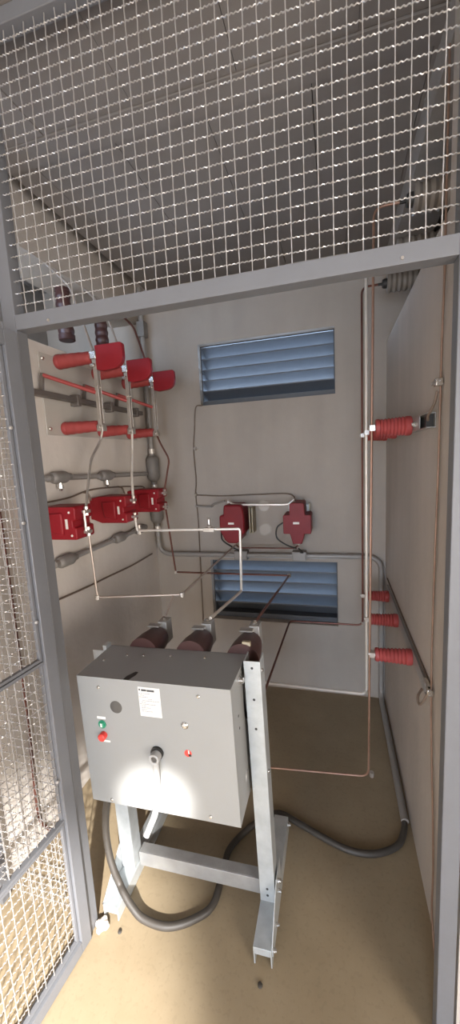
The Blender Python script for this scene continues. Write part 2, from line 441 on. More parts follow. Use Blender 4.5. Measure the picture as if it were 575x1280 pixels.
a, b = on_front(-.664, .801)
MB().lathe((a, fy, b), (a, fy-.002, b), [(0, .0205), (.001, .0205), (.0015, .019)], 28).build('round_window', M['window'], cabo)
a, b = on_front(-.720, .735)
gb = MB().lathe((a, fy, b), (a, fy-.02, b), [(0, .0135), (.003, .0135), (.003, .0095), (.006, .0095), (.007, .007)], 20).build('push_button', M['green'], cabo); gb['label'] = 'green push button'
MB().box(a-.003, a+.003, fy-.0075, fy-.0068, b-.006, b+.006).build('button_mark', M['white'], gb)
MB().box(a-.016, a+.014, fy-.001, fy, b+.018, b+.026).build('button_tag', M['white'], cabo)
a, b = on_front(-.718, .698)
rb = MB().lathe((a, fy, b), (a, fy-.03, b), [(0, .012), (.003, .012), (.003, .0125), (.016, .0125), (.019, .009)], 20).build('push_button', M['redbtn'], cabo); rb['label'] = 'red push button'
MB().box(a-.008, a+.02, fy-.001, fy, b-.024, b-.018).build('button_tag', M['white'], cabo)
# rating plate with print too small to read
a0, b0 = on_front(-.582, .884); a1, b1 = on_front(-.508, .786)
plate = MB().box(a0, a1, fy-.0012, fy, b1, b0-.004).build('nameplate', M['label'], cabo)
MB().box(a0+.003, a0+.0075, fy-.0018, fy-.0012, b0-.0155, b0-.0095).box(a0+.011, a0+.028, fy-.0018, fy-.0012, b0-.0165, b0-.0105).box(a0+.0295, a0+.054, fy-.0018, fy-.0012, b0-.017, b0-.011).build('nameplate_heading', M['ink'], plate)
ln = MB()
for i, (u0, u1) in enumerate([(0, .036), (.004, .02), (0, .03), (.03, .045), (.01, .066), (.005, .022), (.0, .055), (.004, .022), (.004, .034), (.004, .022), (.004, .04)]):
    z = b0-.0245-i*.0058
    x = a0+.002+u0
    while x < a0+u1:
        wd = random.uniform(.004, .009); ln.box(x, min(x+wd, a0+u1+.002), fy-.0017, fy-.0012, z-.0009, z+.0009); x += wd+.0015
ln.build('nameplate_print', M['greybar'], plate)
a, b = on_front(-.437, .772)
MB().lathe((a, fy, b), (a, fy-.01, b), [(0, .0115), (.002, .0115), (.004, .009), (.006, .006)], 18).build('lock_knob', M['chrome'], cabo)
a, b = on_front(-.433, .681)
ih = MB().lathe((a, fy, b), (a, fy-.001, b), [(0, .0115), (.0008, .0115)], 20).build('indicator_hole', M['redbtn'], cabo)
MB().box(a+.001, a+.0045, fy-.0014, fy-.001, b-.0005, b+.011).build('indicator_mark', M['white'], ih)
MB().box(a+.001, a+.010, fy-.0014, fy-.001, b-.009, b-.002).build('indicator_shade', M['black'], ih)
# slot in the top panel
MB().prism([(.178, by0+.001), (.196, by0+.001), (.206, by0+.030), (.206, by0+.045), (.196, by0+.047), (.180, by0+.020)], bz1, bz1+.0008, 'z').build('top_slot', M['black'], cabo)
# hub ring and removable lever
a, b = on_front(-.534, .668)
MB().ring((a, fy-.008, b), (0, 1, 0), .010, .0205, .0075, 24).build('drive_collar', M['black'], cabo)
lever = MB().ring((a+.001, fy-.030, b-.002), (0, 1, 0), .0095, .0165, .021, 24)
lev = lever.build('lever_handle', M['lever'], sw, bevel=.001)
MB().cyl((a+.001, fy-.026, b-.002), (a+.001, fy-.009, b-.002), .0094, 18).build('drive_shaft', M['window'], lev)
P = []
for (x, dy, z) in ((-.533, -.020, .655), (-.533, -.019, .61), (-.535, -.018, .575), (-.541, -.019, .53), (-.546, -.020, .488), (-.551, -.024, .465), (-.561, -.038, .440), (-.570, -.050, .417)):
    u, v = on_front(x, z); P.append((u, fy+dy, v))
MB().tube(smoothpath(P, 6), .0098, 14).build('lever_arm', M['lever'], lev)

# stand
def channel(x0, x1, y0, y1, z0, z1, th=.004):
    return MB().box(x0, x1, y0, y0+th, z0, z1).box(x0, x0+th, y0+th, y1, z0, z1).box(x1-th, x1, y0+th, y1, z0, z1)
pl = channel(.004, .056, .0, .055, .05, .449).build('post', M['galv'], sw, bevel=.001)
pr = channel(.531, .583, .0, .060, .05, .917).build('post', M['galv'], sw, bevel=.001)
for z in (.895, .79, .69, .10, .075):
    MB().lathe((.557, 0, z), (.557, -.0006, z), [(0, .0042), (.0006, .0042)], 12).build('bolt_hole', M['black'], pr)
for z in (.115, .09, .07):
    MB().lathe((.03, 0, z), (.03, -.0006, z), [(0, .0045), (.0006, .0045)], 12).build('bolt_hole', M['greybar'], pl)
for z in (.88, .53): screw((.583, .02, z), (1, 0, 0), .006, pr)
for (x0, dz, side) in ((.003, 0, -1), (.531, -.0135, 1)):
    x1 = x0+.057
    ch = MB().box(x0, x1, -.128, .32, .046, .05).box(x0, x0+.004, -.128, .32, dz, .046).box(x1-.004, x1, -.128, .32, dz, .046).box(x0+.004, x1-.004, -.126, -.122, .022, .046)
    base = ch.build('base_channel', M['galv'], sw, bevel=.001)
    xo = x0 if side < 0 else x1
    g = MB().prism([(-.12, .05), (0.0, .145), (.075, .145), (.075, .02), (-.12, .02)], xo-.003 if side < 0 else xo, xo if side < 0 else xo+.003, 'x')
    go = g.build('gusset', M['galv'], sw)
    for (y, z) in ((.015, .125), (.015, .085), (.045, .085), (-.05, .04), (-.11, .03)):
        s_ = xo + side*.003
        MB().lathe((s_, y, z), (s_+side, y, z), [(0, .0065), (.006, .0065), (.006, .004), (.011, .004)], 8).build('bolt', M['chrome'], go)
    MB().lathe((xo, .30, .035), (xo+side, .30, .035), [(0, .0075), (.007, .0075), (.007, .005), (.012, .005)], 8).build('bolt', M['chrome'], base)
MB().box(.06, .531, .03, .034, .034, .092).box(.06, .531, .034, .07, .088, .092).build('crossbar', M['galv2'], sw, bevel=.001)
# small angle bracket at the cabinet's rear left corner
MB().box(-.045, .010, .052, .055, .845, .887).box(-.004, .010, .055, .085, .845, .905).build('corner_bracket', M['galv'], sw)
# three poles behind the cabinet, an upper and a lower insulator each
for px in (.140, .322, .506):
    for pz in (.872, .565):
        ins = MB().lathe((px, by1-.001, pz), (px, 1, pz), [(0, .056), (.05, .054), (.10, .047), (.125, .042), (.13, .036)], 24).build('insulator', M['maroon'], sw)
        yb = by1+.125
        cl = MB().box(px-.034, px+.014, yb, yb+.006, pz-.035, pz+.052).box(px-.034, px+.014, yb-.022, yb, pz+.046, pz+.052)
        cl.box(px-.004, px+.034, yb+.006, yb+.055, pz-.030, pz+.058)
        c_ = cl.build('terminal_clamp', M['galv2'], ins, bevel=.0015)
        MB().lathe((px+.015, yb+.028, pz+.058), (px+.015, yb+.028, pz+.07), [(0, .009), (.006, .009), (.006, .005), (.012, .005)], 6).build('terminal_bolt', M['chrome'], ins)
MB().box(.508, .535, by1, by1+.012, .83, .935).build('insulator_support', M['tan'], sw)

# ------------------------------------------------------------------ disconnector on the left wall
YP = [1.53, 1.81, 2.10]
dis = thing('disconnect_switch', 'three pole knife switch with red insulators and red arc shields on left wall', 'switch', (XL, 1.80, 1.70))
def rel(x, y, z): return (x-XL, y-1.80, z-1.70)
def ribbed(p0, L, r0, r1, ribs, d=(1,0,0), depth=.006, cap0=.0, cap1=.0):
    p0 = Vector(p0); prof = [(0, r0*.93), (.004, r0)]
    c0 = cap0; c1 = L-cap1
    if cap0: prof += [(c0-.003, r0), (c0, r0-depth)]
    N = ribs*6
    for i in range(N+1):
        t = i/N; s = c0+(c1-c0)*t
        r = r0+(r1-r0)*t
        prof.append((s, r - depth*(.5+.5*math.cos(2*PI*t*ribs))))
    if cap1: prof += [(c1+.003, r1), (L-.003, r1)]
    prof += [(L, r1*.9)]
    return MB().lathe(p0, p0+Vector(d), prof, 24)
MB().box(.001, .006, -.385, .40, -.012, .335).build('mounting_plate', M['platepaint'], dis, bevel=.001)
for y, z in ((-.37, .31), (-.37, .015), (.38, .31), (.38, .015)):
    MB().lathe((.006, y, z), (.02, y, z), [(0, .009), (.006, .009), (.006, .005), (.012, .005)], 6).build('bolt', M['chrome'], dis)
sh = MB().box(.018, .046, -.50, .43, .142, .166)
sho = sh.build('drive_shaft', M['darksteel'], dis, bevel=.002)
for y in (-.20, .08, .36):
    MB().box(.006, .05, y-.012, y+.012, .128, .180).build('shaft_bearing', M['darksteel'], dis, bevel=.002)
for i, Y in enumerate(YP):
    y = Y-1.80
    xt = .185 if i else .195
    zt, zb = .315, .022
    # upper and lower post insulators
    for z, r0, r1 in ((zt, .032, .026), (zb, .030, .024)):
        ins = ribbed((.006, y, z), xt-.016, r0, r1, 4, depth=.0015, cap0=.02).build('post_insulator', M['redmatt'], dis)
        MB().cyl((xt-.012, y, z), (xt+.016, y, z), .011, 14).build('terminal_stud', M['steel'], ins)
    # twin blades
    bl = MB()
    for s in (-1, 1):
        bl.prism([(xt-.004, zb-.02), (xt+.012, zb-.02), (xt+.016, zt-.05), (xt+.012, zt+.02), (xt-.008, zt+.02), (xt-.002, zt-.05)], y+s*.011-.002, y+s*.011+.002, 'y')
    blo = bl.build('knife_blade', M['steel'], dis, bevel=.0008)
    jb = MB().box(xt-.014, xt+.020, y-.019, y+.019, zt-.012, zt+.022).box(xt-.012, xt+.012, y-.024, y+.024, zt-.045, zt-.030)
    jb.build('contact_jaw', M['chrome'], blo, bevel=.003)
    hb = MB().box(xt-.012, xt+.020, y-.016, y+.016, zb-.024, zb+.004).cyl((xt+.006, y-.028, zb-.008), (xt+.006, y+.028, zb-.008), .008, 12)
    hb.build('hinge_block', M['steel'], blo, bevel=.002)
    MB().cyl((xt+.005, y-.02, (zt+zb)/2+.02), (xt+.005, y+.02, (zt+zb)/2+.02), .006, 10).build('blade_spacer', M['steel'], blo)
    # flat red arc shield with a rounded lower outer corner
    w, hgt = .132, .105
    x0s, z1s = xt+.014, zt+.045
    pts = [(x0s, z1s), (x0s+w*.92, z1s)] + [(x0s+w*.92+.01*math.sin(q), z1s-.01+.01*math.cos(q)) for q in (PI/4, PI/2)]
    pts += [(x0s+w-.055+.055*math.cos(q), z1s-hgt+.050-.050*math.sin(q)) for q in [k_*PI/2/7 for k_ in range(8)]]
    pts += [(x0s+.03, z1s-hgt-.004), (x0s, z1s-hgt+.004)]
    MB().prism(pts, y-.013, y+.013, 'y').build('arc_shield', M['red'], dis, bevel=.003)
    # crank on the shaft and red insulating link to the blade
    MB().prism([(.020, .150), (.040, .150), (.052, .235), (.038, .238)], y-.155, y-.147, 'y').build('crank_arm', M['darksteel'], dis)
    MB().cyl((.045, y-.151, .228), (xt-.004, y-.01, .165), .0085, 10).build('link_rod', M['redmatt'], dis)

# ------------------------------------------------------------------ instrument transformers
YCT = [1.335, 1.72, 2.09]
ctl = ['red resin current transformer nearest the gate on the left wall',
       'red resin current transformer in the middle of the left wall row',
       'red resin current transformer deepest in the corner of the left wall']
for i, Y in enumerate(YCT):
    r = thing('current_transformer', ctl[i], 'transformer', (XL, Y, 1.255), group='red current transformers on the left wall')
    X1 = .205; H_ = .135; hw = .058
    prof = [(0, .018), (.012, .018), (.06, 0), (X1-.006, 0), (X1, .006), (X1, .048), (X1-.016, .052), (X1-.016, .078), (X1, .082), (X1, H_-.006), (X1-.006, H_), (.05, H_), (0, H_-.008)]
    body = MB().prism(prof, -hw, hw, 'y').build('body', M['red'], r, bevel=.005)
    # raised panel on the side facing the gate
    MB().prism([(.082, .028), (.148, .018), (.148, .112), (.072, .108)], -hw-.010, -hw+.004, 'y').build('side_boss', M['red'], body, bevel=.007)
    MB().box(.157, .168, -hw-.0015, -hw, .045, .085).build('type_label', M['white'], body)
    for (x, z) in ((.178, .112), (.182, .018)):
        MB().lathe((x, -hw, z), (x, -hw-.004, z), [(0, .005), (.003, .004)], 8).build('primary_mark', M['white'], body)
    for z in (.108, .024):
        tb = MB().box(X1-.002, X1+.022, -.014, .014, z-.006, z+.006).lathe((X1+.012, 0, z-.016), (X1+.012, 0, z+.02), [(0, .009), (.010, .009), (.010, .005), (.026, .005), (.026, .009), (.036, .009)], 6)
        tb.build('terminal', M['steel'], r)
    if i == 0:
        MB().cyl((X1+.016, -.02, .03), (X1+.016, -.02, .115), .005, 10).build('link_bar', M['tin'], r)

ptl = ['left red resin voltage transformer, beside tan boards on the back wall', 'right red cross-shaped voltage transformer on the back wall']
for i, x in enumerate((-.605, -.213)):
    r = thing('voltage_transformer', ptl[i], 'transformer', (x, YB, 1.03), group='red voltage transformers on the back wall')
    w = .080 if i else .078
    prof = [(-.026, 0), (.026, 0), (.040, .052), (.042, .060), (w-.004, .060), (w, .064), (w, .166), (w-.006, .172), (.046, .172), (.043, .235), (.034, .242), (-.030, .242), (-.040, .235), (-.043, .172), (-w+.006, .172), (-w, .166), (-w, .064), (-w+.004, .060), (-.042, .060), (-.040, .052)]
    if i == 0:
        prof = [(-.030, 0), (.030, 0), (.050, .022), (.066, .055), (w, .064), (w, .166), (w-.004, .200), (.066, .228), (.050, .236), (-.045, .236), (-.050, .205), (-.052, .175), (-w+.006, .172), (-w, .166), (-w, .075), (-.066, .055), (-.050, .022)]
    MB().prism(prof, -.165, -.012, 'y').build('body', M['redshaded'], r, bevel=.009)
    MB().box(-.022, .014, -.1665, -.165, .118, .130).build('type_label', M['white'], r)
    MB().box(-.065, .065, -.013, -.001, .03, .215).build('base_plate', M['galv2'], r, bevel=.001)
    if i == 0:
        for dx in (.094, .110): MB().box(dx, dx+.008, -.10, -.001, .05, .21).build('side_board', M['tan'], r, bevel=.001)
    else:
        MB().box(.062, .070, -.05, -.013, .185, .225).build('side_board', M['tan'], r)
    for dx in ((-.02,) if i else (-.035,)):
        MB().lathe((dx, -.10, .240), (dx, -.10, .27), [(0, .009), (.006, .009), (.006, .005), (.022, .005)], 8).build('terminal', M['steel'], r)
    MB().lathe((0, -.10, -.022), (0, -.10, .002), [(0, .006), (.008, .006), (.008, .014), (.024, .016)], 10).build('lower_terminal', M['steel'], r)

# ------------------------------------------------------------------ conduits
def conduit_body(p, axis, L=.10, w=.022, lid=None):
    """cast inspection body: a rounded box with threaded necks"""
    p = Vector(p); a = Vector(axis); mb = MB()
    mb.lathe(p-a*(L/2+.022), p+a, [(0, .016), (.022, .017), (.030, .024), (.040, .027), (L+.004, .027), (L+.014, .024), (L+.022, .017), (L+.044, .016)], 14)
    return mb
xw = XL+.028
c1 = thing('conduit_run', 'upper horizontal grey conduit with cast fittings on the left wall', 'conduit', (XL, 1.85, 1.495))
def cpart(root, name, mb, m):
    o = mb.build(name, m, root); o.location = -Vector(root.location); return o
cpart(c1, 'pipe', MB().cyl((xw, 1.30, 1.505), (xw, 2.24, 1.475), .0125, 14), M['pvc'])
for y, z in ((1.43, 1.503), (1.79, 1.49)):
    b = cpart(c1, 'junction_body', conduit_body((xw, y, z), (0, 1, 0)), M['pvcdark'])
    cpart(c1, 'cable_gland', MB().lathe((xw, y, z-.022), (xw, y, z-.06), [(0, .011), (.012, .011), (.012, .014), (.026, .014), (.030, .008), (.038, .006)], 10), M['chrome'])
c2 = thing('conduit_run', 'lower horizontal grey conduit with cast fittings on the left wall', 'conduit', (XL, 1.7, 1.14))
cpart(c2, 'pipe', MB().cyl((xw, 1.34, 1.13), (xw, 2.12, 1.14), .0125, 14), M['pvc'])
for y, z in ((1.41, 1.13), (1.86, 1.137), (2.10, 1.14)):
    cpart(c2, 'junction_body', conduit_body((xw, y, z), (0, 1, 0)), M['pvcdark'])
c3 = thing('conduit_run', 'grey conduit down the left corner, across the back wall, down the right corner', 'conduit', (-1.16, 2.30, 0))
vx, vy = -1.155, 2.31
cpart(c3, 'pipe', MB().tube(fillet([(vx, vy, 2.62), (vx, vy, .925), (.262, vy+.022, .925), (.262, vy+.022, .03), (.262, 1.49, .03)], .09, 8), .0155, 12), M['pvc'])
for z in (1.50, 1.22):
    cpart(c3, 'junction_body', MB().lathe((vx, vy, z-.11), (vx, vy, 9), [(0, .017), (.03, .02), (.045, .036), (.06, .042), (.175, .042), (.19, .034), (.20, .02), (.225, .017)], 16), M['pvcdark'])
    for dz in (-.118, .115):
        cpart(c3, 'coupling', MB().cyl((vx, vy, z+dz-.015), (vx, vy, z+dz+.018), .0185, 14), M['tin'])
cpart(c3, 'junction_body', MB().box(vx-.024, vx+.024, vy-.024, vy+.03, 2.33, 2.42), M['pvcdark'])
for x in (-.585, -.215):
    cpart(c3, 'outlet_box', MB().box(x-.042, x+.042, vy-.012, vy+.048, .897, .955), M['pvcdark'])
    cpart(c3, 'lid', MB().box(x-.036, x+.036, vy-.016, vy-.012, .903, .949), M['pvc'])
hosep = [(.262, 1.52, .03), (.255, 1.465, .020), (.22, 1.395, .015), (.136, 1.345, .014), (.047, 1.335, .014), (-.043, 1.358, .014), (-.157, 1.402, .014), (-.257, 1.43, .015), (-.345, 1.36, .015), (-.414, 1.255, .014), (-.425, 1.18, .014), (-.425, 1.05, .014), (-.473, .990, .014), (-.554, .948, .015), (-.641, .944, .022), (-.690, .954, .045), (-.728, .970, .068), (-.752, .985, .080), (-.774, .991, .122), (-.794, 1.001, .172), (-.806, 1.012, .24), (-.800, 1.014, .32), (-.775, 1.0, .40), (-.765, .998, .447)]
# keep the hose on the floor under the cross bar by letting it dip flat
hp = smoothpath(hosep, 10)
hm = MB()
hm.tube(hp, .0122, 12)
hose = tag(hm.build('flexible_conduit', M['hose']), 'black flexible conduit looping over the floor from the right wall to the cabinet', 'hose')

# ------------------------------------------------------------------ bus bars on the left and back
bus = 'round bus bars between the switch, transformers and cabinet'
xt = [XL+.195, XL+.185, XL+.185]; ctx = XL+.217
rod('bus_bar', [(xt[0]+.006, 1.53, 1.70), (xt[0]-.002, 1.52, 1.655), (xt[0]-.012, 1.45, 1.575), (ctx, YCT[0], 1.38)], .0055, M['steel'], 'bent grey bar from the first knife switch pole down to the nearest red transformer', 'bus bar', bus)
rod('bus_bar', [(xt[1]+.006, 1.81, 1.70), (xt[1]+.004, 1.80, 1.60), (ctx-.01, 1.74, 1.48), (ctx, YCT[1], 1.38)], .0065, M['tin'], 'bent pale bar from the middle knife switch pole to the middle red transformer', 'bus bar', bus)
rod('bus_bar', [(xt[2]+.008, 2.10, 1.70), (xt[2]+.025, 2.10, 1.655), (xt[2]+.075, 2.10, 1.56), (ctx+.012, 2.10, 1.44), (ctx, YCT[2], 1.38)], .0055, M['copperdark'], 'dark bent bar from the last knife switch pole to the corner red transformer', 'bus bar', bus)
# outgoing bars to the cabinet terminals
tz = .955
def lug(p, r=.010, l=.018):
    return MB().lathe((p[0], p[1], p[2]-l/2), (p[0], p[1], 9), [(0, r), (l, r)], 10)
r1 = thing('bus_bar', 'brown bar dropping from the nearest red transformer towards the left cabinet terminal', 'bus bar', (ctx, 1.40, 1.0), group=bus)
def bar(root, name, path, r, m, rr=.02):
    o = MB().tube(fillet(path, rr, 6), r, 10).build(name, m, root); o.location = -Vector(root.location); return o
bar(r1, 'bar', [(ctx, YCT[0], 1.268), (ctx+.01, YCT[0], .995), (-.615, 1.40, 1.0), (-.605, 2.262, 1.005)], .005, M['dulltin'])
bar(r1, 'drop', [(-.652, 1.395, .997), (-.652, 1.345, .96), (-.652, 1.31, .945)], .0048, M['dulltin'])
for p in ((ctx+.01, YCT[0], .995), (-.615, 1.40, 1.0)): o = lug(p).build('clamp', M['steel'], r1); o.location = -Vector(r1.location)
r2 = thing('bus_bar', 'pale bar level from the middle red transformer then down to the centre terminal', 'bus bar', (ctx, 1.75, 1.2), group=bus)
bar(r2, 'bar', [(ctx, YCT[1], 1.268), (ctx, YCT[1]+.01, 1.203), (-.442, 1.75, 1.208), (-.450, 1.75, .895), (-.465, 1.31, .945)], .0065, M['tin'], .012)
o = lug((ctx, 1.75, 1.205), .012, .05).build('clamp', M['steel'], r2); o.location = -Vector(r2.location)
o = MB().box(-.625, -.570, 1.735, 1.765, 1.196, 1.214).lathe((-.597, 1.75, 1.205), (-.597, 1.75, 1.3), [(0, .008), (.02, .012), (.026, .006), (.05, .005), (.055, .009), (.062, .005)], 10).build('tee_clamp', M['steel'], r2); o.location = -Vector(r2.location)
r3 = thing('bus_bar', 'dark red bar from the corner red transformer across the lower vent', 'bus bar', (ctx, 2.10, .86), group=bus)
bar(r3, 'bar', [(ctx, YCT[2], 1.268), (ctx+.03, 2.10, .868), (-.255, 2.10, .868), (-.288, 1.31, .945)], .0055, M['copperdark'], .015)
for p in ((ctx+.03, 2.10, .868), (-.255, 2.10, .868)): o = lug(p).build('clamp', M['steel'], r3); o.location = -Vector(r3.location)
# voltage transformer connections
rod('bus_bar', [(-.640, 2.26, 1.285), (-.60, 2.25, 1.262), (-.29, 2.25, 1.256), (-.262, 2.25, 1.26), (-.233, 2.26, 1.285)], .0065, M['tin'], 'pale bar joining the tops of the two red voltage transformers', 'bus bar', rr=.02)
rod('bus_bar', [(-.605, 2.26, 1.008), (-.58, 2.27, .985), (-.24, 2.27, .985), (-.213, 2.26, 1.008)], .0045, M['copperdark'], 'thin dark bar joining the undersides of the two red voltage transformers', 'bus bar', rr=.02)
rod('control_cable', [(-.30, 2.24, 1.15), (-.335, 2.23, 1.12), (-.335, 2.22, 1.06), (-.28, 2.23, 1.015), (-.225, 2.25, .99)], .0045, M['black'], 'black cable loop at the left of the right voltage transformer', 'cable', spline=True)
rod('control_cable', [(-.213, 2.25, .99), (-.19, 2.26, .965), (-.205, 2.30, .952)], .005, M['black'], 'short black cable from the right voltage transformer into its conduit box', 'cable', spline=True)
rod('control_cable', [(-.68, 2.22, 1.10), (-.67, 2.20, 1.05), (-.62, 2.23, 1.0), (-.585, 2.30, .952)], .005, M['black'], 'short black cable from the left voltage transformer into its conduit box', 'cable', spline=True)
rod('flexible_pipe', [(-.888, 2.345, 1.245), (-.78, 2.34, 1.24), (-.745, 2.30, 1.262), (-.66, 2.26, 1.285)], .0065, M['pvc'], 'grey flexible lead curling onto the top of the left voltage transformer', 'cable', spline=True)

# thin earth wires stapled to the walls
ew = thing('earth_wire', 'thin brown earth wire running down the back wall between the vents', 'wire', (-.87, 2.352, 1.9))
def wirep(root, name, pts, r, m=M['brownwire']):
    o = MB().tube(smoothpath(pts, 6), r, 8).build(name, m, root); o.location = -Vector(root.location); return o
wirep(ew, 'wire', [(-.80, 2.352, 1.887), (-.845, 2.352, 1.876), (-.862, 2.352, 1.75), (-.878, 2.352, 1.60), (-.874, 2.352, 1.42), (-.884, 2.352, 1.32), (-.878, 2.352, 1.15), (-.882, 2.352, .85), (-.885, 2.352, .62), (-.888, 2.352, .42)], .004)
wirep(ew, 'branch_wire', [(-.884, 2.352, 1.318), (-.70, 2.352, 1.308), (-.45, 2.352, 1.312), (-.30, 2.345, 1.312), (-.245, 2.33, 1.30), (-.228, 2.29, 1.272)], .004)
for p in ((-.884, 2.345, 1.32), (-.866, 2.345, 1.62)):
    o = MB().lathe((p[0], 2.359, p[2]), (p[0], 0, p[2]), [(0, .011), (.014, .011), (.018, .006)], 10).build('staple', M['steel'], ew); o.location = -Vector(ew.location)
e2 = thing('earth_wire', 'thin brown earth wire dipping along the left wall above the red transformers', 'wire', (XL+.01, 1.7, 1.40))
wirep(e2, 'wire', [(XL+.01, 1.31, 1.40), (XL+.01, 1.50, 1.405), (XL+.01, 1.66, 1.425), (XL+.01, 1.9, 1.42), (XL+.012, 2.18, 1.40)], .004)
for y, z in ((1.60, 1.42), (1.92, 1.42), (2.18, 1.40)):
    o = MB().tube(smoothpath([(XL+.012, y, z), (XL+.02, y+.03, z-.01), (XL+.03, y+.035, z-.045)], 5), .0045, 8).build('drop_wire', M['brownwire'], e2); o.location = -Vector(e2.location)
rod('earth_wire', [(XL+.01, 1.30, .97), (XL+.01, 1.50, .955), (XL+.01, 1.75, .945), (XL+.012, 2.0, .935), (XL+.012, 2.26, .938)], .0045, M['brownwire'], 'thin brown earth wire sagging low along the left wall to the corner', 'wire', spline=True)
rod('flat_strap', [(XL+.008, 1.115, 1.40), (XL+.008, 1.115, 1.0), (XL+.008, 1.11, .5), (XL+.008, 1.10, .16), (XL+.02, 1.12, .06), (XL+.05, 1.16, .01)], .006, M['copperdark'], 'brown copper earth lead down the left wall behind the gate mesh', 'wire', spline=True)

# incoming bars above the switch and the hanging insulators
for i, (y, x) in enumerate(((1.76, -1.30), (2.08, -1.30))):
    o = ribbed((x, y, 2.43), .25, .036, .040, 5, (0, 0, -1), .004, .02, .03)
    tag(o.build('hanging_insulator', M['maroon']), ['dark red insulator hanging from the left beam nearer the screen', 'dark red insulator hanging from the left beam deeper in the bay'][i], 'insulator', 'dark red insulators under the left beam')
lb = ['dull bar rising from the first knife switch pole behind the transom', 'dull bar rising from the middle knife switch pole behind the transom', 'dark bar rising from the last knife switch pole behind the transom']
for i, Y in enumerate(YP):
    x = xt[i]
    rod('bus_bar', [(x, Y, 2.035), (x-.008, Y, 2.06), (x-.085, Y, 2.32), (-1.20, Y, 2.428)], .006, [M['dulltin'], M['dulltin'], M['copperdark']][i], lb[i], 'bus bar', 'bars feeding the knife switch from above')

# ------------------------------------------------------------------ right wall
YR = [2.12, 1.81, 1.48]
XROD = [.142, .139, .132]
for n_, (zb_, lab) in enumerate(((1.628, 'upper pale steel channel bracket on the right wall carrying ribbed insulators'), (.775, 'lower pale steel channel bracket on the right wall carrying ribbed insulators'))):
    br = thing('wall_bracket', lab, 'bracket', (XR, 1.75, zb_), group='steel brackets on the right wall')
    y0, y1, h2 = (1.25-1.75, .46, .022)
    D_ = (.026, .012)[n_]
    ch = MB().box(-.003, -.001, y0, y1, -h2, h2).box(-D_, -.003, y0, y1, h2-.003, h2).box(-D_, -.003, y0, y1, -h2, -h2+.003)
    if n_ == 0: ch.box(-D_, -D_+.003, y0+.10, y1, -h2+.003, h2-.003)
    else: ch.box(-D_, -D_+.003, y0+.02, y1, -h2+.003, h2-.003)
    ch.build('channel', M['cab'] if n_ == 0 else M['galv2'], br)
    if n_ == 0:
        MB().box(-.0245, -.0045, y0+.012, y0+.03, -h2+.004, h2-.004).build('hollow_end_shade', M['black'], br)  # black block stands in for the shade inside the hollow channel end
        for y in (-.33,):
            MB().lathe((-D_, y, 0), (-.05, y, 0), [(0, .010), (.006, .010), (.006, .006), (.010, .006)], 6).build('bolt', M['chrome'], br)
posn = ['deepest', 'middle', 'nearest']
for lvl, (z, r0, r1, L0) in {'upper': (1.628, .034, .030, 0), 'lower': (.762, .031, .026, 0)}.items():
    for i, Y in enumerate(YR):
        xb = XR-(.0265 if lvl == 'upper' else .0125); L = xb - (XROD[i]+.012)
        r = thing('ribbed_insulator', f'{posn[i]} red ribbed insulator of the {lvl} row on the right wall', 'insulator', (xb, Y, z), group=f'red ribbed insulators of the {lvl} row')
        ribbed((0, 0, 0), L, r0, r1, 7, (-1, 0, 0), .0035, .022, .016).build('body', M['redmatt'], r)
        MB().lathe((-L, 0, 0), (-L-.03, 0, 0), [(0, .010), (.006, .010), (.006, .006), (.024, .006)], 8).build('stud', M['steel'], r)
# wall bushings above the partition
for i, Y in enumerate(YR):
    r = thing('wall_bushing', f'{posn[i]} grey ribbed bushing reaching over the right partition wall', 'bushing', (.245, Y, 2.345), group='grey bushings over the right partition')
    ribbed((0.012, 0, 0), .69, .045, .05, 30, (1, 0, 0), .0055).build('body', M['greyins'], r)
    MB().lathe((-.028, 0, 0), (1, 0, 0), [(0, .006), (.02, .006), (.02, .018), (.030, .022), (.041, .022)], 12).build('cap', M['black'], r)
bars = [('dark brown copper bar standing deepest at the right wall', M['copperdark'], .0052),
        ('pale tinned bar standing at the right wall between two copper bars', M['tin'], .0068),
        ('bright copper bar standing nearest at the right wall', M['copper'], .0044)]
zbot = [.587, .374, .222]
left_end = [[(-.262, 2.12, .587), (-.300, 1.30, .57)], [(-.42, 1.93, .300), (-.475, 1.45, .33), (-.478, 1.30, .54)], [(-.42, 1.50, .158), (-.60, 1.62, .30), (-.655, 1.36, .50), (-.66, 1.30, .54)]]
for i, Y in enumerate(YR):
    r = thing('bus_bar', bars[i][0], 'bus bar', (XROD[i], Y, 1.4), group='vertical bars at the right wall')
    x = XROD[i]
    bar(r, 'bar', [(.222, Y, 2.345), (x+(.006 if i == 2 else 0), Y, 2.345), (x-(.012 if i == 2 else 0), Y, zbot[i])] + left_end[i], bars[i][2], bars[i][1], .035)
    for z in (1.628, .762):
        o = MB().box(x-.008, x+.010, Y-.012, Y+.012, z-.010, z+.010).build('clip', M['steel'], r); o.location = -Vector(r.location)
    o = lug((x, Y, zbot[i]+.012), .009, .02).build('clamp', M['steel'], r); o.location = -Vector(r.location)
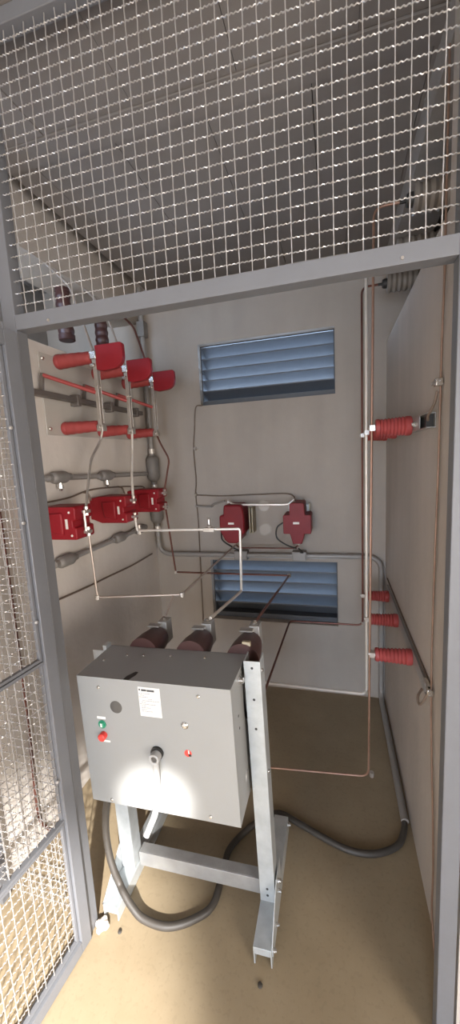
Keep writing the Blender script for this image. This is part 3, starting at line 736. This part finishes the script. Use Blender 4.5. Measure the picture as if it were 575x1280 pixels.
# earth conductor down the right wall with two clamps
gx = XR-.008
er = thing('earth_cable', 'bare copper earth cable running down the right wall beside the post', 'cable', (gx, 1.17, 0))
wirep(er, 'cable', [(gx, 1.172, 2.50), (gx, 1.170, 2.20), (gx, 1.168, 2.0), (gx, 1.178, 1.80), (gx, 1.182, 1.5), (gx, 1.195, 1.25), (gx, 1.203, .95), (gx, 1.19, .7), (gx, 1.145, .42), (gx, 1.125, .25), (gx, 1.128, .1), (gx-.0, 1.10, .03), (gx-.004, 1.06, .007)], .003, M['dullcopper'])
for z, y in ((1.72, 1.18), (.80, 1.20)):
    g = MB().box(gx-.014, gx+.004, y-.012, y+.012, z-.008, z+.012).box(gx-.01, gx+.002, y-.004, y+.06, z+.002, z+.012)
    o = g.build('clamp', M['chrome'], er, bevel=.002); o.location = -Vector(er.location)
wirep(er, 'bond_lead', [(gx-.006, 1.185, 1.70), (gx-.012, 1.195, 1.665), (gx-.02, 1.22, 1.64), (XR-.022, 1.25, 1.628)], .004, M['brownwire'])
wirep(er, 'bond_lead', [(gx-.008, 1.20, .80), (gx-.02, 1.205, .765), (gx-.03, 1.215, .745), (gx-.03, 1.235, .76), (XR-.022, 1.255, .775)], .004, M['brownwire'])
wirep(er, 'bond_lead', [(gx+.004, 1.215, .805), (gx+.004, 1.5, .81), (gx+.004, 1.9, .815), (gx+.004, 2.25, .82)], .0035, M['brownwire'])

# bits on the floor
def lump(loc, r, name, label, cat, m, group=None):
    bm = bmesh.new(); bmesh.ops.create_icosphere(bm, subdivisions=3, radius=r)
    for v in bm.verts:
        k = 1 + .25*math.sin(v.co.x*190+loc[0]*50)*math.cos(v.co.y*170) + random.uniform(-.06, .06)
        v.co = v.co*k; v.co.z *= .5
    zmin = min(v.co.z for v in bm.verts)
    for v in bm.verts: v.co.z -= zmin
    me = bpy.data.meshes.new(name); bm.to_mesh(me); bm.free(); me.materials.append(m)
    o = bpy.data.objects.new(name, me); C.objects.link(o); o.location = loc
    return tag(o, label, cat, group)
lump((-.775, .905, 0), .022, 'mortar_lump', 'pale mortar lump at the foot of the left gate post', 'rubble', M['mortar'])
lump((-.71, .905, 0), .006, 'pebble', 'small dark pebble on the floor in front of the left stand foot', 'pebble', M['hose'])
lump((-.232, .885, 0), .007, 'pebble', 'small dark pebble on the floor in front of the right stand foot', 'pebble', M['hose'])

# ------------------------------------------------------------------ camera
cam = bpy.data.cameras.new('camera'); cam.sensor_width = 36; cam.sensor_fit = 'AUTO'; cam.lens = 475.3*36/1280
cam.clip_start = .02; cam.clip_end = 100
co = bpy.data.objects.new('camera', cam); C.objects.link(co)
yaw, pit, rol = (math.radians(a) for a in (15.566, 8.120, -3.030))
r_ = Vector((math.cos(yaw), math.sin(yaw), 0)); f_ = Vector((-math.sin(yaw), math.cos(yaw), 0)); u_ = Vector((0, 0, 1))
f2 = f_*math.cos(pit) - u_*math.sin(pit); u2 = u_*math.cos(pit) + f_*math.sin(pit)
r3 = r_*math.cos(rol) + u2*math.sin(rol); u3 = u2*math.cos(rol) - r_*math.sin(rol)
mw = Matrix((r3, u3, -f2)).transposed().to_4x4(); mw.translation = (0, 0, 1.55)
co.matrix_world = mw
bpy.context.scene.camera = co

# ------------------------------------------------------------------ unseen corridor walls added to hold off sky light; yard outside
cw = MB().box(2.4, 2.5, -2.7, YF, 0, ZC+.2).box(XL-.14, -.6, -2.7, -2.6, 0, ZC+.2).box(.3, 2.4, -2.7, -2.6, 0, ZC+.2).box(-.6, .3, -2.7, -2.6, 2.1, ZC+.2)
struct('wall_corridor_blocker', cw, M['wall_left'], label='unseen corridor walls added behind the viewer to block sky light, with a doorway', cat='wall', smooth=False)
struct('ground', MB().box(-6, 6, YB+.2, 9, -.5, -.4).box(-6, 6, -9, -2.6, -.2, -.12), M['mortar'], label='pale ground outside the building', cat='ground', smooth=False)

# ------------------------------------------------------------------ light
w = bpy.data.worlds.new('sky'); bpy.context.scene.world = w; w.use_nodes = True
bg = w.node_tree.nodes['Background']
bg.inputs[0].default_value = (.50, .70, 1, 1); bg.inputs[1].default_value = 15.0
def area(name, loc, target, sx, sy, power, col):
    l = bpy.data.lights.new(name, 'AREA'); l.shape = 'RECTANGLE'; l.size = sx; l.size_y = sy; l.energy = power; l.color = col
    o = bpy.data.objects.new(name, l); C.objects.link(o); o.location = loc
    o.rotation_euler = (Vector(target)-Vector(loc)).to_track_quat('-Z', 'Y').to_euler(); return o
area('doorway_daylight', (-.45, -2.55, 1.05), (-.40, 2, 1.30), 2.4, 1.8, 62, (1, .92, .83))
area('corridor_fill_light', (-1.17, -1.5, 1.1), (.9, .9, 1.5), 1.6, 1.6, 44, (1, .92, .84))  # added fill on the left to brighten the right wall; no window there
area('corridor_fill_light', (2.3, -.9, 1.1), (-1.2, 1.6, 1.5), 2.2, 1.6, 190, (1, .92, .84))  # added fill on the right for the left wall and cabinet side
def spot(name, loc, target, ang, blend, power, soft):
    l = bpy.data.lights.new(name, 'SPOT'); l.energy = power; l.color = (1, .975, .94); l.spot_size = math.radians(ang); l.spot_blend = blend; l.shadow_soft_size = soft
    o = bpy.data.objects.new(name, l); C.objects.link(o); o.location = loc
    o.rotation_euler = (Vector(target)-Vector(loc)).to_track_quat('-Z', 'Y').to_euler()
spot('sun_shaft', (.9, -2.4, 1.75), (-.56, .945, .49), 4.3, 1.0, 4200, .03)
spot('sun_shaft', (.9, -2.4, 2.25), (-.93, .38, 0), 21, .6, 4200, .05)

sc = bpy.context.scene
sc.view_settings.view_transform = 'Standard'; sc.view_settings.look = 'None'
sc.view_settings.gamma = 1; sc.view_settings.use_curve_mapping = False; sc.view_settings.exposure = 0
sc.cycles.max_bounces = 8
